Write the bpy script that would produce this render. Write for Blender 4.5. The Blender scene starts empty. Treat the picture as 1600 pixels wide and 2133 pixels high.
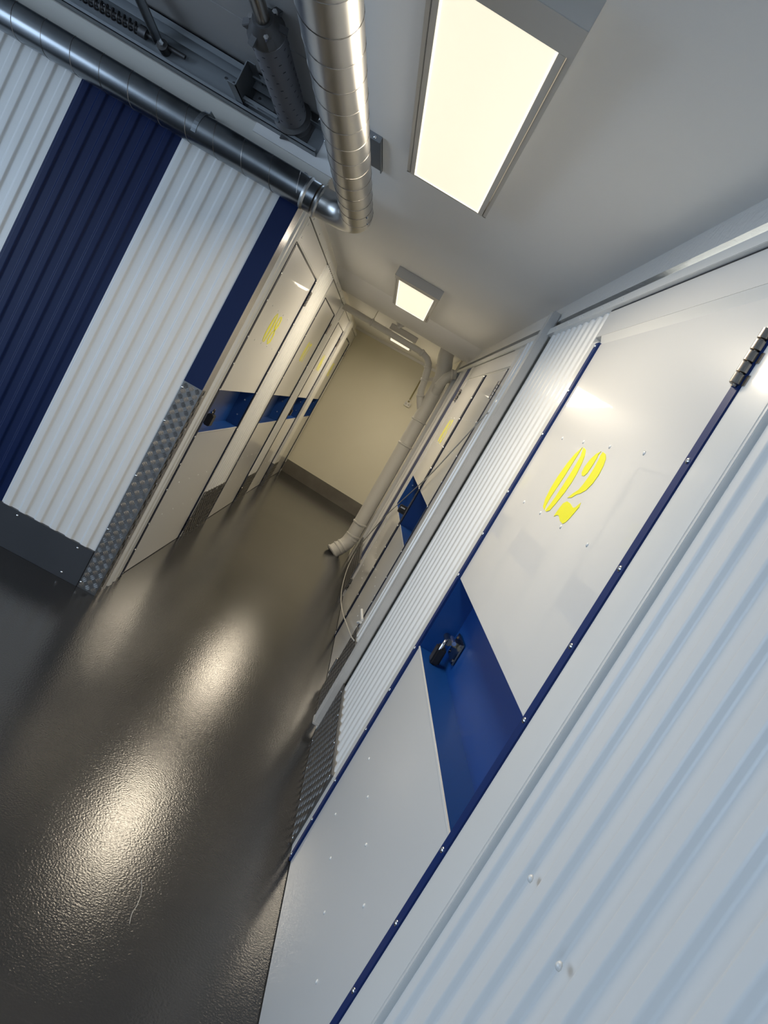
import bpy, bmesh, math, random
from mathutils import Vector, Matrix
random.seed(4)
PI = math.pi
C = bpy.context.scene.collection
SC = bpy.context.scene

# ------------------------------------------------------------------ camera
cam_d = bpy.data.cameras.new('camera')
cam = bpy.data.objects.new('camera', cam_d); C.objects.link(cam)
R_ = Vector((0.86890898, -0.003927, 0.49495633))
U_ = Vector((-0.48905879, 0.1472942, 0.85972433))
F_ = Vector((0.07628034, 0.98908493, -0.12606472))
M = Matrix((R_, U_, -F_)).transposed().to_4x4()
M.translation = Vector((0, 0, 1.5))
cam.matrix_world = M
cam_d.sensor_fit = 'HORIZONTAL'; cam_d.sensor_width = 36
cam_d.lens = 1496.08 * 36 / 1600
cam_d.clip_start = 0.02
SC.camera = cam

# ------------------------------------------------------------------ world, daylight, exposure
w = bpy.data.worlds.new('world'); SC.world = w; w.use_nodes = True
bg = w.node_tree.nodes['Background']
bg.inputs[0].default_value = (0.61, 0.78, 1.0, 1); bg.inputs[1].default_value = 4.7
SC.view_settings.view_transform = 'Standard'; SC.view_settings.look = 'None'
SC.view_settings.exposure = 0.0; SC.view_settings.gamma = 1.0
SC.view_settings.use_curve_mapping = False
SC.cycles.max_bounces = 10; SC.cycles.diffuse_bounces = 7; SC.cycles.glossy_bounces = 5
SC.cycles.sample_clamp_indirect = 6.0
LAMP_W = 21.0            # watts-like power of the light inside each ceiling panel
LAMP_COL = (1.0, 0.865, 0.66)

# ------------------------------------------------------------------ materials
def mat(name, col, rough=0.5, metal=0.0, coat=0.0, coat_r=0.05, spec=0.5, bump=None, var=None, aniso=0):
    m = bpy.data.materials.new(name); m.use_nodes = True
    nt = m.node_tree; b = nt.nodes['Principled BSDF']
    b.inputs['Base Color'].default_value = (*col, 1)
    b.inputs['Roughness'].default_value = rough
    b.inputs['Metallic'].default_value = metal
    b.inputs['Coat Weight'].default_value = coat
    b.inputs['Coat Roughness'].default_value = coat_r
    b.inputs['Specular IOR Level'].default_value = spec
    tc = nt.nodes.new('ShaderNodeTexCoord')
    if bump:                               # (scale, strength, distance)
        n = nt.nodes.new('ShaderNodeTexNoise'); n.inputs['Scale'].default_value = bump[0]
        n.inputs['Detail'].default_value = 3
        nt.links.new(tc.outputs['Object'], n.inputs['Vector'])
        bp = nt.nodes.new('ShaderNodeBump'); bp.inputs['Strength'].default_value = bump[1]
        bp.inputs['Distance'].default_value = bump[2]
        nt.links.new(n.outputs['Fac'], bp.inputs['Height'])
        nt.links.new(bp.outputs['Normal'], b.inputs['Normal'])
        if coat: nt.links.new(bp.outputs['Normal'], b.inputs['Coat Normal'])
    if var:                                # (scale, second colour)
        n2 = nt.nodes.new('ShaderNodeTexNoise'); n2.inputs['Scale'].default_value = var[0]
        n2.inputs['Detail'].default_value = 4
        nt.links.new(tc.outputs['Object'], n2.inputs['Vector'])
        cr = nt.nodes.new('ShaderNodeValToRGB')
        cr.color_ramp.elements[0].position = 0.35; cr.color_ramp.elements[1].position = 0.65
        cr.color_ramp.elements[0].color = (*col, 1); cr.color_ramp.elements[1].color = (*var[1], 1)
        nt.links.new(n2.outputs['Fac'], cr.inputs['Fac'])
        nt.links.new(cr.outputs['Color'], b.inputs['Base Color'])
    return m

M_white = mat('white_lacquered_steel', (.665, .665, .655), .30, coat=.6, coat_r=.035, bump=(7, .035, .01))
M_whiter = mat('white_corrugated_steel', (.69, .69, .675), .38, coat=.12, coat_r=.08, spec=.38)
M_jamb = mat('white_trim_steel', (.70, .70, .68), .30, coat=.4, coat_r=.08)
M_blue = mat('blue_lacquered_steel', (.0035, .042, .195), .36, spec=.4)
M_blued = mat('dark_blue_corrugated_steel', (.0010, .0095, .056), .42, spec=.22)
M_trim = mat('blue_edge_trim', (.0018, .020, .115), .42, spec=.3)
M_paint = mat('white_wall_paint', (.66, .645, .60), .6, bump=(60, .08, .004))
M_cream = mat('cream_wall_paint', (.73, .70, .58), .55, bump=(45, .08, .004), var=(1.2, (.70, .665, .54)))
M_ceil = mat('ceiling_paint', (.77, .765, .755), .62, bump=(90, .10, .003))
M_post = mat('grey_painted_steel', (.50, .49, .47), .5, bump=(40, .35, .004), var=(6, (.46, .45, .43)))
M_skirt = mat('dark_grey_skirting', (.035, .038, .045), .42, bump=(14, .05, .01), var=(3, (.045, .048, .055)))
M_galv = mat('galvanised_duct', (.46, .46, .46), .31, metal=1.0, bump=(5, .04, .01), var=(7, (.44, .44, .43)))
M_rail = mat('galvanised_rail', (.25, .27, .29), .45, metal=.85)
M_dark = mat('dark_machine_steel', (.10, .10, .105), .5, metal=.6, var=(12, (.075, .072, .07)))
M_spring = mat('spring_drum_grey', (.13, .13, .14), .55, metal=.3)
M_plate = mat('checker_plate_aluminium', (.17, .165, .16), .38, metal=.85, bump=(30, .08, .003))
M_chrome = mat('chrome_screw', (.75, .75, .76), .18, metal=1.0)
M_hinge = mat('brushed_hinge_steel', (.33, .30, .27), .25, metal=1.0)
M_black = mat('black_plastic', (.012, .012, .013), .4)
M_lockb = mat('bronze_padlock_case', (.055, .05, .042), .4, metal=.5)
M_pvc = mat('painted_pipe', (.62, .60, .55), .42, bump=(25, .08, .003))
M_cable = mat('pale_cable', (.42, .41, .38), .5)
M_frame = mat('lamp_frame_aluminium_white', (.50, .49, .47), .45)
M_yellow = mat('yellow_vinyl', (.78, .76, .006), .38, coat=.25, coat_r=.1)
M_trimshade = mat('dark_edge_trim', (.0016, .008, .032), .42, spec=.3)  # blue trim again, with the shade on the farther doors put into its colour
M_gap = mat('dark_joint', (.012, .013, .018), .6)
M_olive = mat('olive_conduit', (.26, .23, .10), .5)
M_socket = mat('white_plastic', (.66, .65, .62), .4)
M_digit = mat('white_dial', (.8, .8, .78), .5)

def floor_mat():
    m = bpy.data.materials.new('dark_epoxy_floor'); m.use_nodes = True
    nt = m.node_tree; L = nt.links; b = nt.nodes['Principled BSDF']; N = nt.nodes.new
    tc = N('ShaderNodeTexCoord')
    n = N('ShaderNodeTexNoise'); n.inputs['Scale'].default_value = 1.7; n.inputs['Detail'].default_value = 6
    L.new(tc.outputs['Object'], n.inputs['Vector'])
    cr = N('ShaderNodeValToRGB')
    cr.color_ramp.elements[0].position = .3; cr.color_ramp.elements[0].color = (.023, .0245, .028, 1)
    cr.color_ramp.elements[1].position = .7; cr.color_ramp.elements[1].color = (.036, .036, .037, 1)
    L.new(n.outputs['Fac'], cr.inputs['Fac'])
    # fine pale scratches
    mp = N('ShaderNodeMapping'); mp.inputs['Rotation'].default_value = (0, 0, .7); mp.inputs['Scale'].default_value = (1.1, 22, 1)
    L.new(tc.outputs['Object'], mp.inputs['Vector'])
    ns = N('ShaderNodeTexNoise'); ns.inputs['Scale'].default_value = 3.1; ns.inputs['Detail'].default_value = 2
    L.new(mp.outputs['Vector'], ns.inputs['Vector'])
    rs = N('ShaderNodeValToRGB'); rs.color_ramp.elements[0].position = .70; rs.color_ramp.elements[1].position = .78
    L.new(ns.outputs['Fac'], rs.inputs['Fac'])
    mx = N('ShaderNodeMixRGB'); mx.inputs[2].default_value = (.10, .098, .095, 1)
    L.new(cr.outputs['Color'], mx.inputs[1])
    ml = N('ShaderNodeMath'); ml.operation = 'MULTIPLY'; ml.inputs[1].default_value = .25
    L.new(rs.outputs['Color'], ml.inputs[0]); L.new(ml.outputs[0], mx.inputs[0])
    L.new(mx.outputs[0], b.inputs['Base Color'])
    # roughness varies in broad worn patches
    rr = N('ShaderNodeMapRange'); rr.inputs['To Min'].default_value = .13; rr.inputs['To Max'].default_value = .19
    n3 = N('ShaderNodeTexNoise'); n3.inputs['Scale'].default_value = 2.6; n3.inputs['Detail'].default_value = 3
    L.new(tc.outputs['Object'], n3.inputs['Vector']); L.new(n3.outputs['Fac'], rr.inputs['Value'])
    L.new(rr.outputs[0], b.inputs['Roughness'])
    b.inputs['Specular IOR Level'].default_value = .62
    # orange-peel relief of the resin
    v = N('ShaderNodeTexNoise'); v.inputs['Scale'].default_value = 150; v.inputs['Detail'].default_value = 2
    L.new(tc.outputs['Object'], v.inputs['Vector'])
    bp = N('ShaderNodeBump'); bp.inputs['Strength'].default_value = .75; bp.inputs['Distance'].default_value = .0007
    L.new(v.outputs['Fac'], bp.inputs['Height']); L.new(bp.outputs['Normal'], b.inputs['Normal'])
    return m
M_floor = floor_mat()

def emis(name, col, s):
    m = bpy.data.materials.new(name); m.use_nodes = True
    b = m.node_tree.nodes['Principled BSDF']
    b.inputs['Base Color'].default_value = (.6, .6, .6, 1)
    b.inputs['Emission Color'].default_value = (*col, 1); b.inputs['Emission Strength'].default_value = s
    return m
M_emit = emis('lit_diffuser', (1.0, .875, .655), .93)
M_emit_edge = emis('lit_diffuser_edge', (1.0, .93, .76), 1.1)

# ------------------------------------------------------------------ mesh helpers
class MB:
    def __init__(s): s.v = []; s.f = []
    def add(s, vs, fs):
        o = len(s.v); s.v += [tuple(v) for v in vs]; s.f += [tuple(i + o for i in f) for f in fs]; return s
    def box(s, x0, x1, y0, y1, z0, z1):
        vs = [(x, y, z) for x in (min(x0, x1), max(x0, x1)) for y in (min(y0, y1), max(y0, y1)) for z in (min(z0, z1), max(z0, z1))]
        return s.add(vs, [(0, 1, 3, 2), (4, 6, 7, 5), (0, 4, 5, 1), (2, 3, 7, 6), (0, 2, 6, 4), (1, 5, 7, 3)])
    def bar(s, a, b, w, h, up=(0, 0, 1)):
        a = Vector(a); b = Vector(b); d = (b - a).normalized(); up = Vector(up)
        sx = d.cross(up).normalized(); sz = sx.cross(d).normalized()
        vs = [p + sx * (i * w / 2) + sz * (j * h / 2) for p in (a, b) for i in (-1, 1) for j in (-1, 1)]
        return s.add(vs, [(0, 1, 3, 2), (4, 6, 7, 5), (0, 4, 5, 1), (2, 3, 7, 6), (0, 2, 6, 4), (1, 5, 7, 3)])
    def tube(s, pts, r, n=16, caps=True):
        pts = [Vector(p) for p in pts]; rs = r if isinstance(r, (list, tuple)) else [r] * len(pts)
        rings = []; ref = None
        for i, p in enumerate(pts):
            d = (pts[min(i + 1, len(pts) - 1)] - pts[max(i - 1, 0)])
            if d.length < 1e-9: d = Vector((0, 0, 1)) if ref is None else prevd
            d.normalize(); prevd = d
            if ref is None:
                ref = Vector((0, 0, 1)) if abs(d.z) < .9 else Vector((1, 0, 0))
            a = (ref - d * ref.dot(d)).normalized(); ref = a
            b = d.cross(a)
            rings.append([p + (a * math.cos(t) + b * math.sin(t)) * rs[i] for t in [2 * PI * k / n for k in range(n)]])
        vs = [q for ring in rings for q in ring]; fs = []
        for i in range(len(pts) - 1):
            for k in range(n):
                k2 = (k + 1) % n
                fs.append((i * n + k, i * n + k2, (i + 1) * n + k2, (i + 1) * n + k))
        if caps:
            fs.append(tuple(range(n - 1, -1, -1))); fs.append(tuple((len(pts) - 1) * n + k for k in range(n)))
        return s.add(vs, fs)
    def prism(s, poly, axis, a, b):
        """poly: list of 2-D points extruded along axis from a to b"""
        n = len(poly)
        def P(u, v, t): return {'x': (t, u, v), 'y': (u, t, v), 'z': (u, v, t)}[axis]
        vs = [P(u, v, a) for u, v in poly] + [P(u, v, b) for u, v in poly]
        fs = [tuple(range(n))[::-1], tuple(range(n, 2 * n))] + [(i, (i + 1) % n, n + (i + 1) % n, n + i) for i in range(n)]
        return s.add(vs, fs)
    def build(s, name, m, parent=None, smooth=False, bevel=0, kind=None, label=None):
        me = bpy.data.meshes.new(name); me.from_pydata(s.v, [], s.f)
        bm = bmesh.new(); bm.from_mesh(me)
        bmesh.ops.recalc_face_normals(bm, faces=bm.faces)
        if bevel:
            es = [e for e in bm.edges if len(e.link_faces) == 2 and e.calc_face_angle(0) > .7]
            bmesh.ops.bevel(bm, geom=es, offset=bevel, segments=2, affect='EDGES', clamp_overlap=True)
        bm.to_mesh(me); bm.free()
        if smooth or bevel:
            for p in me.polygons: p.use_smooth = True
            me.set_sharp_from_angle(angle=math.radians(38))
        me.materials.append(m)
        o = bpy.data.objects.new(name, me); C.objects.link(o)
        if parent: setp(o, parent)
        if kind: o['kind'] = kind
        if label: o['label'] = label
        return o
def setp(o, p):
    o.parent = p
    o.matrix_parent_inverse = p.matrix_world.inverted() if p.matrix_world != Matrix() else Matrix()
def empty(name, loc, label, cat=None, kind=None, group=None):
    o = bpy.data.objects.new(name, None); C.objects.link(o); o.location = loc
    o.matrix_world = Matrix.Translation(loc); o.empty_display_size = .05
    o['label'] = label
    if cat: o['category'] = cat
    if kind: o['kind'] = kind
    if group: o['group'] = group
    return o
def tag(o, label, cat=None, kind=None, group=None):
    o['label'] = label
    if cat: o['category'] = cat
    if kind: o['kind'] = kind
    if group: o['group'] = group
    return o
def inst(src, name, parent, M_):
    o = src.copy(); o.name = name; C.objects.link(o)
    o.parent = parent; o.matrix_parent_inverse = parent.matrix_world.inverted() if parent else Matrix()
    o.matrix_basis = M_
    return o

# ------------------------------------------------------------------ numbers of the place
XR, XL, YF, ZC = .49, -.7775, 3.429, 2.271
ZT = 2.005                     # door top
END0, ENDK = 9.958, -.3227     # end wall: y = END0 + ENDK*x
def yend(x): return END0 + ENDK * x

# side frames: 'R' wall faces -x at XR, 'L' wall faces +x at XL. depth d>0 goes INTO the wall, d<0 stands proud
def sx(side, d): return XR + d if side == 'R' else XL - d

def round_profile(pts, r, seg=2):
    out = [pts[0]]
    for i in range(1, len(pts) - 1):
        p = Vector(pts[i]); a = Vector(pts[i - 1]) - p; b = Vector(pts[i + 1]) - p
        k = min(r, a.length * .45, b.length * .45)
        A = p + a.normalized() * k; B = p + b.normalized() * k
        out.append(tuple(A + a.normalized() * min(.0006, a.length * .04)))
        for t in range(seg + 1):
            q = t / seg
            out.append(tuple((A * (1 - q) ** 2 + p * 2 * q * (1 - q) + B * q * q)))
        out.append(tuple(B + b.normalized() * min(.0006, b.length * .04)))
    out.append(pts[-1]); return out

def corr_profile(u0, u1, pitch=.0822, depth=.012, phase=0.0, micro=True):
    """(u, proud) along the sheet, ribs standing proud by depth"""
    pts = [(u0, 0)]; u = u0 + phase
    while u < u1 - pitch * .3:
        a, b = u + .006, u + .0145
        c_, d_ = u + .043, u + .0515
        if d_ > u1: break
        pts += [(a, 0), (b, depth), (c_, depth), (d_, 0)]
        u += pitch
    pts.append((u1, 0))
    return round_profile(pts, .0028)
def corr_sheet(side, u0, u1, z0, z1, m, parent, d0=.0, pitch=.0822, phase=0.0, name='corrugated_panel', depth=.0095, label=None):
    prof = corr_profile(u0, u1, pitch, depth, phase)
    mb = MB(); n = len(prof)
    def P(u, h, z):
        if side == 'F': return (u, YF + d0 + .012 - h, z)     # front wall faces -y
        if side == 'R': return (XR + d0 + .012 - h, u, z)
        return (XL - d0 - .012 + h, u, z)
    vs = []; fs = []
    for u, h in prof: vs += [P(u, h, z0), P(u, h, z1), P(u, h - .0015, z0), P(u, h - .0015, z1)]
    for i in range(n - 1):
        a, b = 4 * i, 4 * (i + 1)
        fs += [(a, b, b + 1, a + 1), (a + 2, a + 3, b + 3, b + 2), (a, a + 2, b + 2, b), (a + 1, b + 1, b + 3, a + 3)]
    fs += [(0, 1, 3, 2), (4 * n - 4, 4 * n - 2, 4 * n - 1, 4 * n - 3)]
    mb.add(vs, fs)
    o = mb.build(name, m, parent, smooth=True)
    if label: o['label'] = label
    return o

# shared little pieces -------------------------------------------------
def dome_mesh(name, r, h, m, n=8):
    mb = MB(); vs = [(0, 0, h)]
    for rr, hh in ((.62 * r, .82 * h), (r, .25 * h), (r, 0)):
        vs += [(rr * math.cos(2 * PI * k / n), rr * math.sin(2 * PI * k / n), hh) for k in range(n)]
    fs = [(0, 1 + k, 1 + (k + 1) % n) for k in range(n)]
    for j in range(2):
        fs += [(1 + j * n + k, 1 + (j + 1) * n + k, 1 + (j + 1) * n + (k + 1) % n, 1 + j * n + (k + 1) % n) for k in range(n)]
    fs.append(tuple(1 + 2 * n + k for k in range(n))[::-1])
    me = bpy.data.meshes.new(name); me.from_pydata(mb.add(vs, fs).v, [], mb.f)
    for p in me.polygons: p.use_smooth = True
    me.materials.append(m); return me
ME_screw = dome_mesh('screw', .0062, .0035, M_chrome)
ME_rivet = dome_mesh('rivet', .0052, .003, M_jamb)
ME_wscrew = dome_mesh('screw', .0058, .005, M_jamb)
ROT = {'R': Matrix.Rotation(-PI / 2, 4, 'Y'), 'L': Matrix.Rotation(PI / 2, 4, 'Y'), 'F': Matrix.Rotation(PI / 2, 4, 'X')}
def stud(me, name, side, p, parent):
    o = bpy.data.objects.new(name, me); C.objects.link(o)
    o.parent = parent; o.matrix_parent_inverse = parent.matrix_world.inverted()
    o.matrix_basis = Matrix.Translation(p) @ ROT[side]
    return o
def checker(side, a0, a1, z0, z1, parent, d=-.002, cell=.0285):
    """raised five-bar tread marks, joined: too small to pick apart"""
    mb = MB(); i = 0
    na = max(1, int(round((a1 - a0) / cell))); nz = int(round((z1 - z0) / cell))
    ca = (a1 - a0) / na; cz = (z1 - z0) / nz
    for ia in range(na):
        for iz in range(nz):
            ang = PI / 4 if (ia + iz) % 2 else -PI / 4
            cu = a0 + (ia + .5) * ca; cv = z0 + (iz + .5) * cz
            du, dv = math.cos(ang), math.sin(ang)
            for k in range(-2, 3):
                L = (.0135, .0126, .0106)[abs(k)]; off = k * .0049
                px, pz = cu - dv * off, cv + du * off
                pts = []
                for t, wd in ((-1, 0), (-.6, 1), (0, 1), (.6, 1), (1, 0)):
                    pts.append((t, wd))
                W = .0018
                vs2 = [(-L, 0, 0), (-.55 * L, -W, 0), (.55 * L, -W, 0), (L, 0, 0), (.55 * L, W, 0), (-.55 * L, W, 0), (-.6 * L, 0, .0013), (.6 * L, 0, .0013)]
                vs = []
                for (a, b, h) in vs2:
                    u = px + a * du - b * dv; z = pz + a * dv + b * du
                    if not (a0 + .001 < u < a1 - .001 and z0 < z < z1): u = min(max(u, a0 + .001), a1 - .001); z = min(max(z, z0), z1)
                    if side == 'F': vs.append((u, YF + d - h, z))
                    else: vs.append((sx(side, d - h), u, z))
                mb.add(vs, [(0, 1, 6), (1, 2, 7, 6), (2, 3, 7), (3, 4, 7), (4, 5, 6, 7), (5, 0, 6)])
    return mb.build('tread_pattern', M_plate, parent, smooth=True, kind='stuff')

# ================================================================== SETTING
# floor
tag(MB().box(-4.6, 3.2, -3.2, 10.9, -.1, 0).build('floor', M_floor), 'dark grey glossy resin floor', kind='structure')
# faint hair-like mark lying on the floor is built later

# ceiling: low slab over the corridor, high bay on the left, shallow beam across
cl = MB()
cl.box(-.69, XR + .7, -3.2, YF, ZC, ZC + .12)
cl.box(-1.1, XR + .7, YF, 10.9, ZC, ZC + .12)
cl.box(-4.6, -.69, -3.2, YF + .02, 2.49, 2.6)
cl.box(-.69, -.60, -3.2, YF, ZC + .1, 2.6)
ceil = cl.build('ceiling', M_ceil, bevel=0); tag(ceil, 'pale grey plaster ceiling', kind='structure')
bm_ = MB(); bm_.prism([(5.78, ZC + .02), (5.83, ZC - .004), (5.98, ZC - .036), (6.12, ZC - .052), (6.66, ZC - .055), (6.69, ZC - .045), (6.70, ZC + .02)], 'x', -.83, XR)
o = bm_.build('ceiling_beam', M_ceil, ceil, smooth=True)

# front wall (faces the camera, left part of the picture)
wf = MB().box(-4.6, -.86, YF + .022, YF + .12, 0, 2.55).box(-.87, -.80, YF + .022, YF + .12, 0, 2.27).build('wall_front', M_paint)
tag(wf, 'wall facing the camera clad in white and blue corrugated steel', kind='structure')
Z0P, Z1P = .196, 2.22
corr_sheet('F', -1.363, -.8615, Z0P, Z1P, M_whiter, wf, label='white corrugated sheet next to the flat blue strip')
corr_sheet('F', -1.8615, -1.363, Z0P, Z1P, M_blued, wf, label='dark blue corrugated sheet')
corr_sheet('F', -2.3585, -1.8615, Z0P, Z1P, M_whiter, wf, label='white corrugated sheet left of the blue one')
corr_sheet('F', -2.90, -2.3585, Z0P, Z1P, M_whiter, wf)
corr_sheet('F', -3.40, -2.90, Z0P, Z1P, M_blued, wf)
corr_sheet('F', -4.3, -3.40, Z0P, Z1P, M_whiter, wf)
MB().box(-.8615, -.765, YF - .001, YF + .022, 1.14, 2.205).build('flat_panel', M_blued, wf, bevel=.001, label='flat dark blue strip')
MB().box(-4.4, -.70, YF + .004, YF + .03, 2.215, 2.262).build('top_trim', M_paint, wf, bevel=.003)
MB().box(-4.4, -.70, YF + .010, YF + .03, 2.262, 2.31).build('upper_trim', M_paint, wf)
bs = MB().box(-4.4, -.8625, YF - .006, YF + .02, 0, .1965).build('baseboard_front', M_skirt, bevel=.0015)
tag(bs, 'dark grey metal skirting below the corrugated sheets', kind='structure')
for x, z in ((-1.262, .176), (-1.378, .030), (-.940, .176), (-.955, .030), (-1.55, .176), (-1.68, .03), (-1.85, .176), (-1.98, .03)):
    stud(ME_screw, 'screw', 'F', (x, YF - .006, z), bs)
# checker plate wrapped round the corner
kp = MB().prism([(-.8605, YF - .002), (-.7625, YF - .002), (-.7625, YF + .062), (-.768, YF + .062), (-.768, YF + .004), (-.8605, YF + .004)], 'z', 0, 1.143).build('kick_plate', M_plate, wf, bevel=.0012, label='aluminium checker plate wrapped round the corner')
checker('F', -.857, -.766, .006, 1.138, kp, d=-.002)
checker('L', YF + .002, YF + .060, .006, 1.138, kp, d=-.0150)
for z in (.03, .33, .63, .93, 1.11):
    stud(ME_screw, 'screw', 'F', (-.853, YF - .002, z), kp); stud(ME_screw, 'screw', 'L', (-.763, YF + .05, z), kp)

# ------------------------------------------------------------------ numerals
TWO = [
 [(1.803,1.66),(1.832,1.638),(1.85,1.607),(1.861,1.568),(1.862,1.533),(1.852,1.502),(1.83,1.481),(1.803,1.476),(1.813,1.489),(1.816,1.512),(1.811,1.545),(1.806,1.577),(1.805,1.611),(1.803,1.642)],
 [(1.792,1.66),(1.764,1.655),(1.745,1.64),(1.733,1.621),(1.723,1.594),(1.721,1.566),(1.728,1.538),(1.743,1.505),(1.758,1.482),(1.78,1.475),(1.793,1.476),(1.784,1.496),(1.778,1.52),(1.774,1.552),(1.772,1.583),(1.772,1.612),(1.775,1.637),(1.788,1.652)],
 [(1.647,1.659),(1.670,1.651),(1.688,1.635),(1.697,1.612),(1.692,1.598),(1.678,1.591),(1.660,1.592),(1.650,1.602),(1.647,1.620),(1.648,1.640),(1.652,1.650)],
 [(1.633,1.659),(1.606,1.655),(1.587,1.645),(1.575,1.628),(1.569,1.606),(1.574,1.583),(1.589,1.564),(1.615,1.551),(1.635,1.546),(1.657,1.534),(1.684,1.529),(1.663,1.545),(1.641,1.557),(1.631,1.575),(1.626,1.597),(1.625,1.619),(1.629,1.639),(1.635,1.650)],
 [(1.67,1.522),(1.64,1.521),(1.604,1.515),(1.592,1.518),(1.585,1.524),(1.575,1.533),(1.568,1.523),(1.576,1.508),(1.583,1.493),(1.594,1.479),(1.608,1.472),(1.636,1.474),(1.668,1.483),(1.684,1.482),(1.7,1.475),(1.7,1.486),(1.696,1.5),(1.69,1.514)]]
def nrm(polys, u0): return [[(u0 - y, z - 1.475) for y, z in p] for p in polys]
G0 = nrm(TWO[:2], 1.862); G2 = nrm(TWO[2:], 1.700)
def blade(pts, ws):
    """tapered brush stroke through pts"""
    L = []; R = []
    for i, p in enumerate(pts):
        a = Vector(pts[max(i - 1, 0)]); b = Vector(pts[min(i + 1, len(pts) - 1)]); d = (b - a).normalized()
        n = Vector((-d.y, d.x)) * ws[i]; q = Vector(p)
        L.append(tuple(q + n)); R.append(tuple(q - n))
    return L + R[::-1]
G8 = [blade([(.064, .183), (.028, .165), (.022, .135), (.042, .110), (.075, .090)], [0.0039, 0.0169, 0.0195, 0.0156, 0.0078]),
      blade([(.070, .183), (.104, .165), (.108, .135), (.088, .108), (.060, .088)], [0.0039, 0.0156, 0.0182, 0.0156, 0.0065]),
      blade([(.052, .088), (.020, .065), (.016, .035), (.058, .002)], [0.0065, 0.0169, 0.0195, 0.0039]),
      blade([(.080, .088), (.114, .062), (.112, .032), (.066, .002)], [0.0065, 0.0195, 0.0208, 0.0039])]
G7 = [blade([(.004, .150), (.030, .172), (.080, .166), (.122, .184)], [.003, .012, .013, .003]),
      blade([(.122, .176), (.085, .125), (.058, .070), (.050, .004)], [.003, .008, .014, .012])]
G6 = [blade([(.098, .184), (.050, .150), (.022, .090), (.030, .035), (.062, .002)], [.002, .011, .015, .014, .003]),
      blade([(.050, .098), (.092, .098), (.116, .060), (.104, .022), (.070, .002)], [.002, .009, .015, .013, .003])]
G3 = [blade([(.010, .150), (.040, .178), (.085, .176), (.106, .145), (.085, .110), (.050, .098)], [.003, .009, .012, .015, .011, .003]),
      blade([(.056, .094), (.098, .080), (.118, .050), (.095, .012), (.050, .004), (.008, .034)], [.003, .010, .015, .013, .010, .003])]
G5 = [blade([(.030, .176), (.070, .170), (.116, .184)], [.010, .011, .003]),
      blade([(.026, .170), (.020, .130), (.030, .104)], [.008, .010, .004]),
      blade([(.034, .108), (.090, .108), (.118, .066), (.096, .016), (.050, .003), (.006, .030)], [.003, .009, .015, .014, .009, .003])]
def digit(side, glyph, y0, parent, d, name='numeral'):
    mb = MB()
    for p in glyph:
        if side == 'R': pts = [(y0 - u, 1.475 + v) for u, v in p]
        else: pts = [(y0 + u, 1.475 + v) for u, v in p]
        n = len(pts); xa, xb = sx(side, d), sx(side, d - .0009)
        mb.add([(xa, y, z) for y, z in pts] + [(xb, y, z) for y, z in pts],
               [tuple(range(n)), tuple(range(n, 2 * n))] + [(i, (i + 1) % n, n + (i + 1) % n, n + i) for i in range(n)])
    o = mb.build(name, M_yellow, parent)
    bm = bmesh.new(); bm.from_mesh(o.data); bmesh.ops.triangulate(bm, faces=bm.faces, ngon_method='EAR_CLIP'); bm.to_mesh(o.data); bm.free()
    return o

# ------------------------------------------------------------------ hinge
def hinge(side, y, z0, z1, parent, r=.0105, knuckles=5):
    mb = MB(); x = sx(side, -.006); h = (z1 - z0) / knuckles
    for k in range(knuckles):
        a = z0 + k * h + .0008; b = z0 + (k + 1) * h - .0008; e = .0012
        mb.tube([(x, y, a), (x, y, a + e), (x, y, b - e), (x, y, b)], [r * .82, r, r, r * .82], 14)
        s_ = 1 if k % 2 else -1
        mb.box(sx(side, -.002), sx(side, .004), y, y + s_ * .022, a, b)
    mb.tube([(x, y, z0 - .003), (x, y, z1 + .003)], r * .5, 10)
    return mb.build('hinge', M_hinge, parent, smooth=True)

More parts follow.
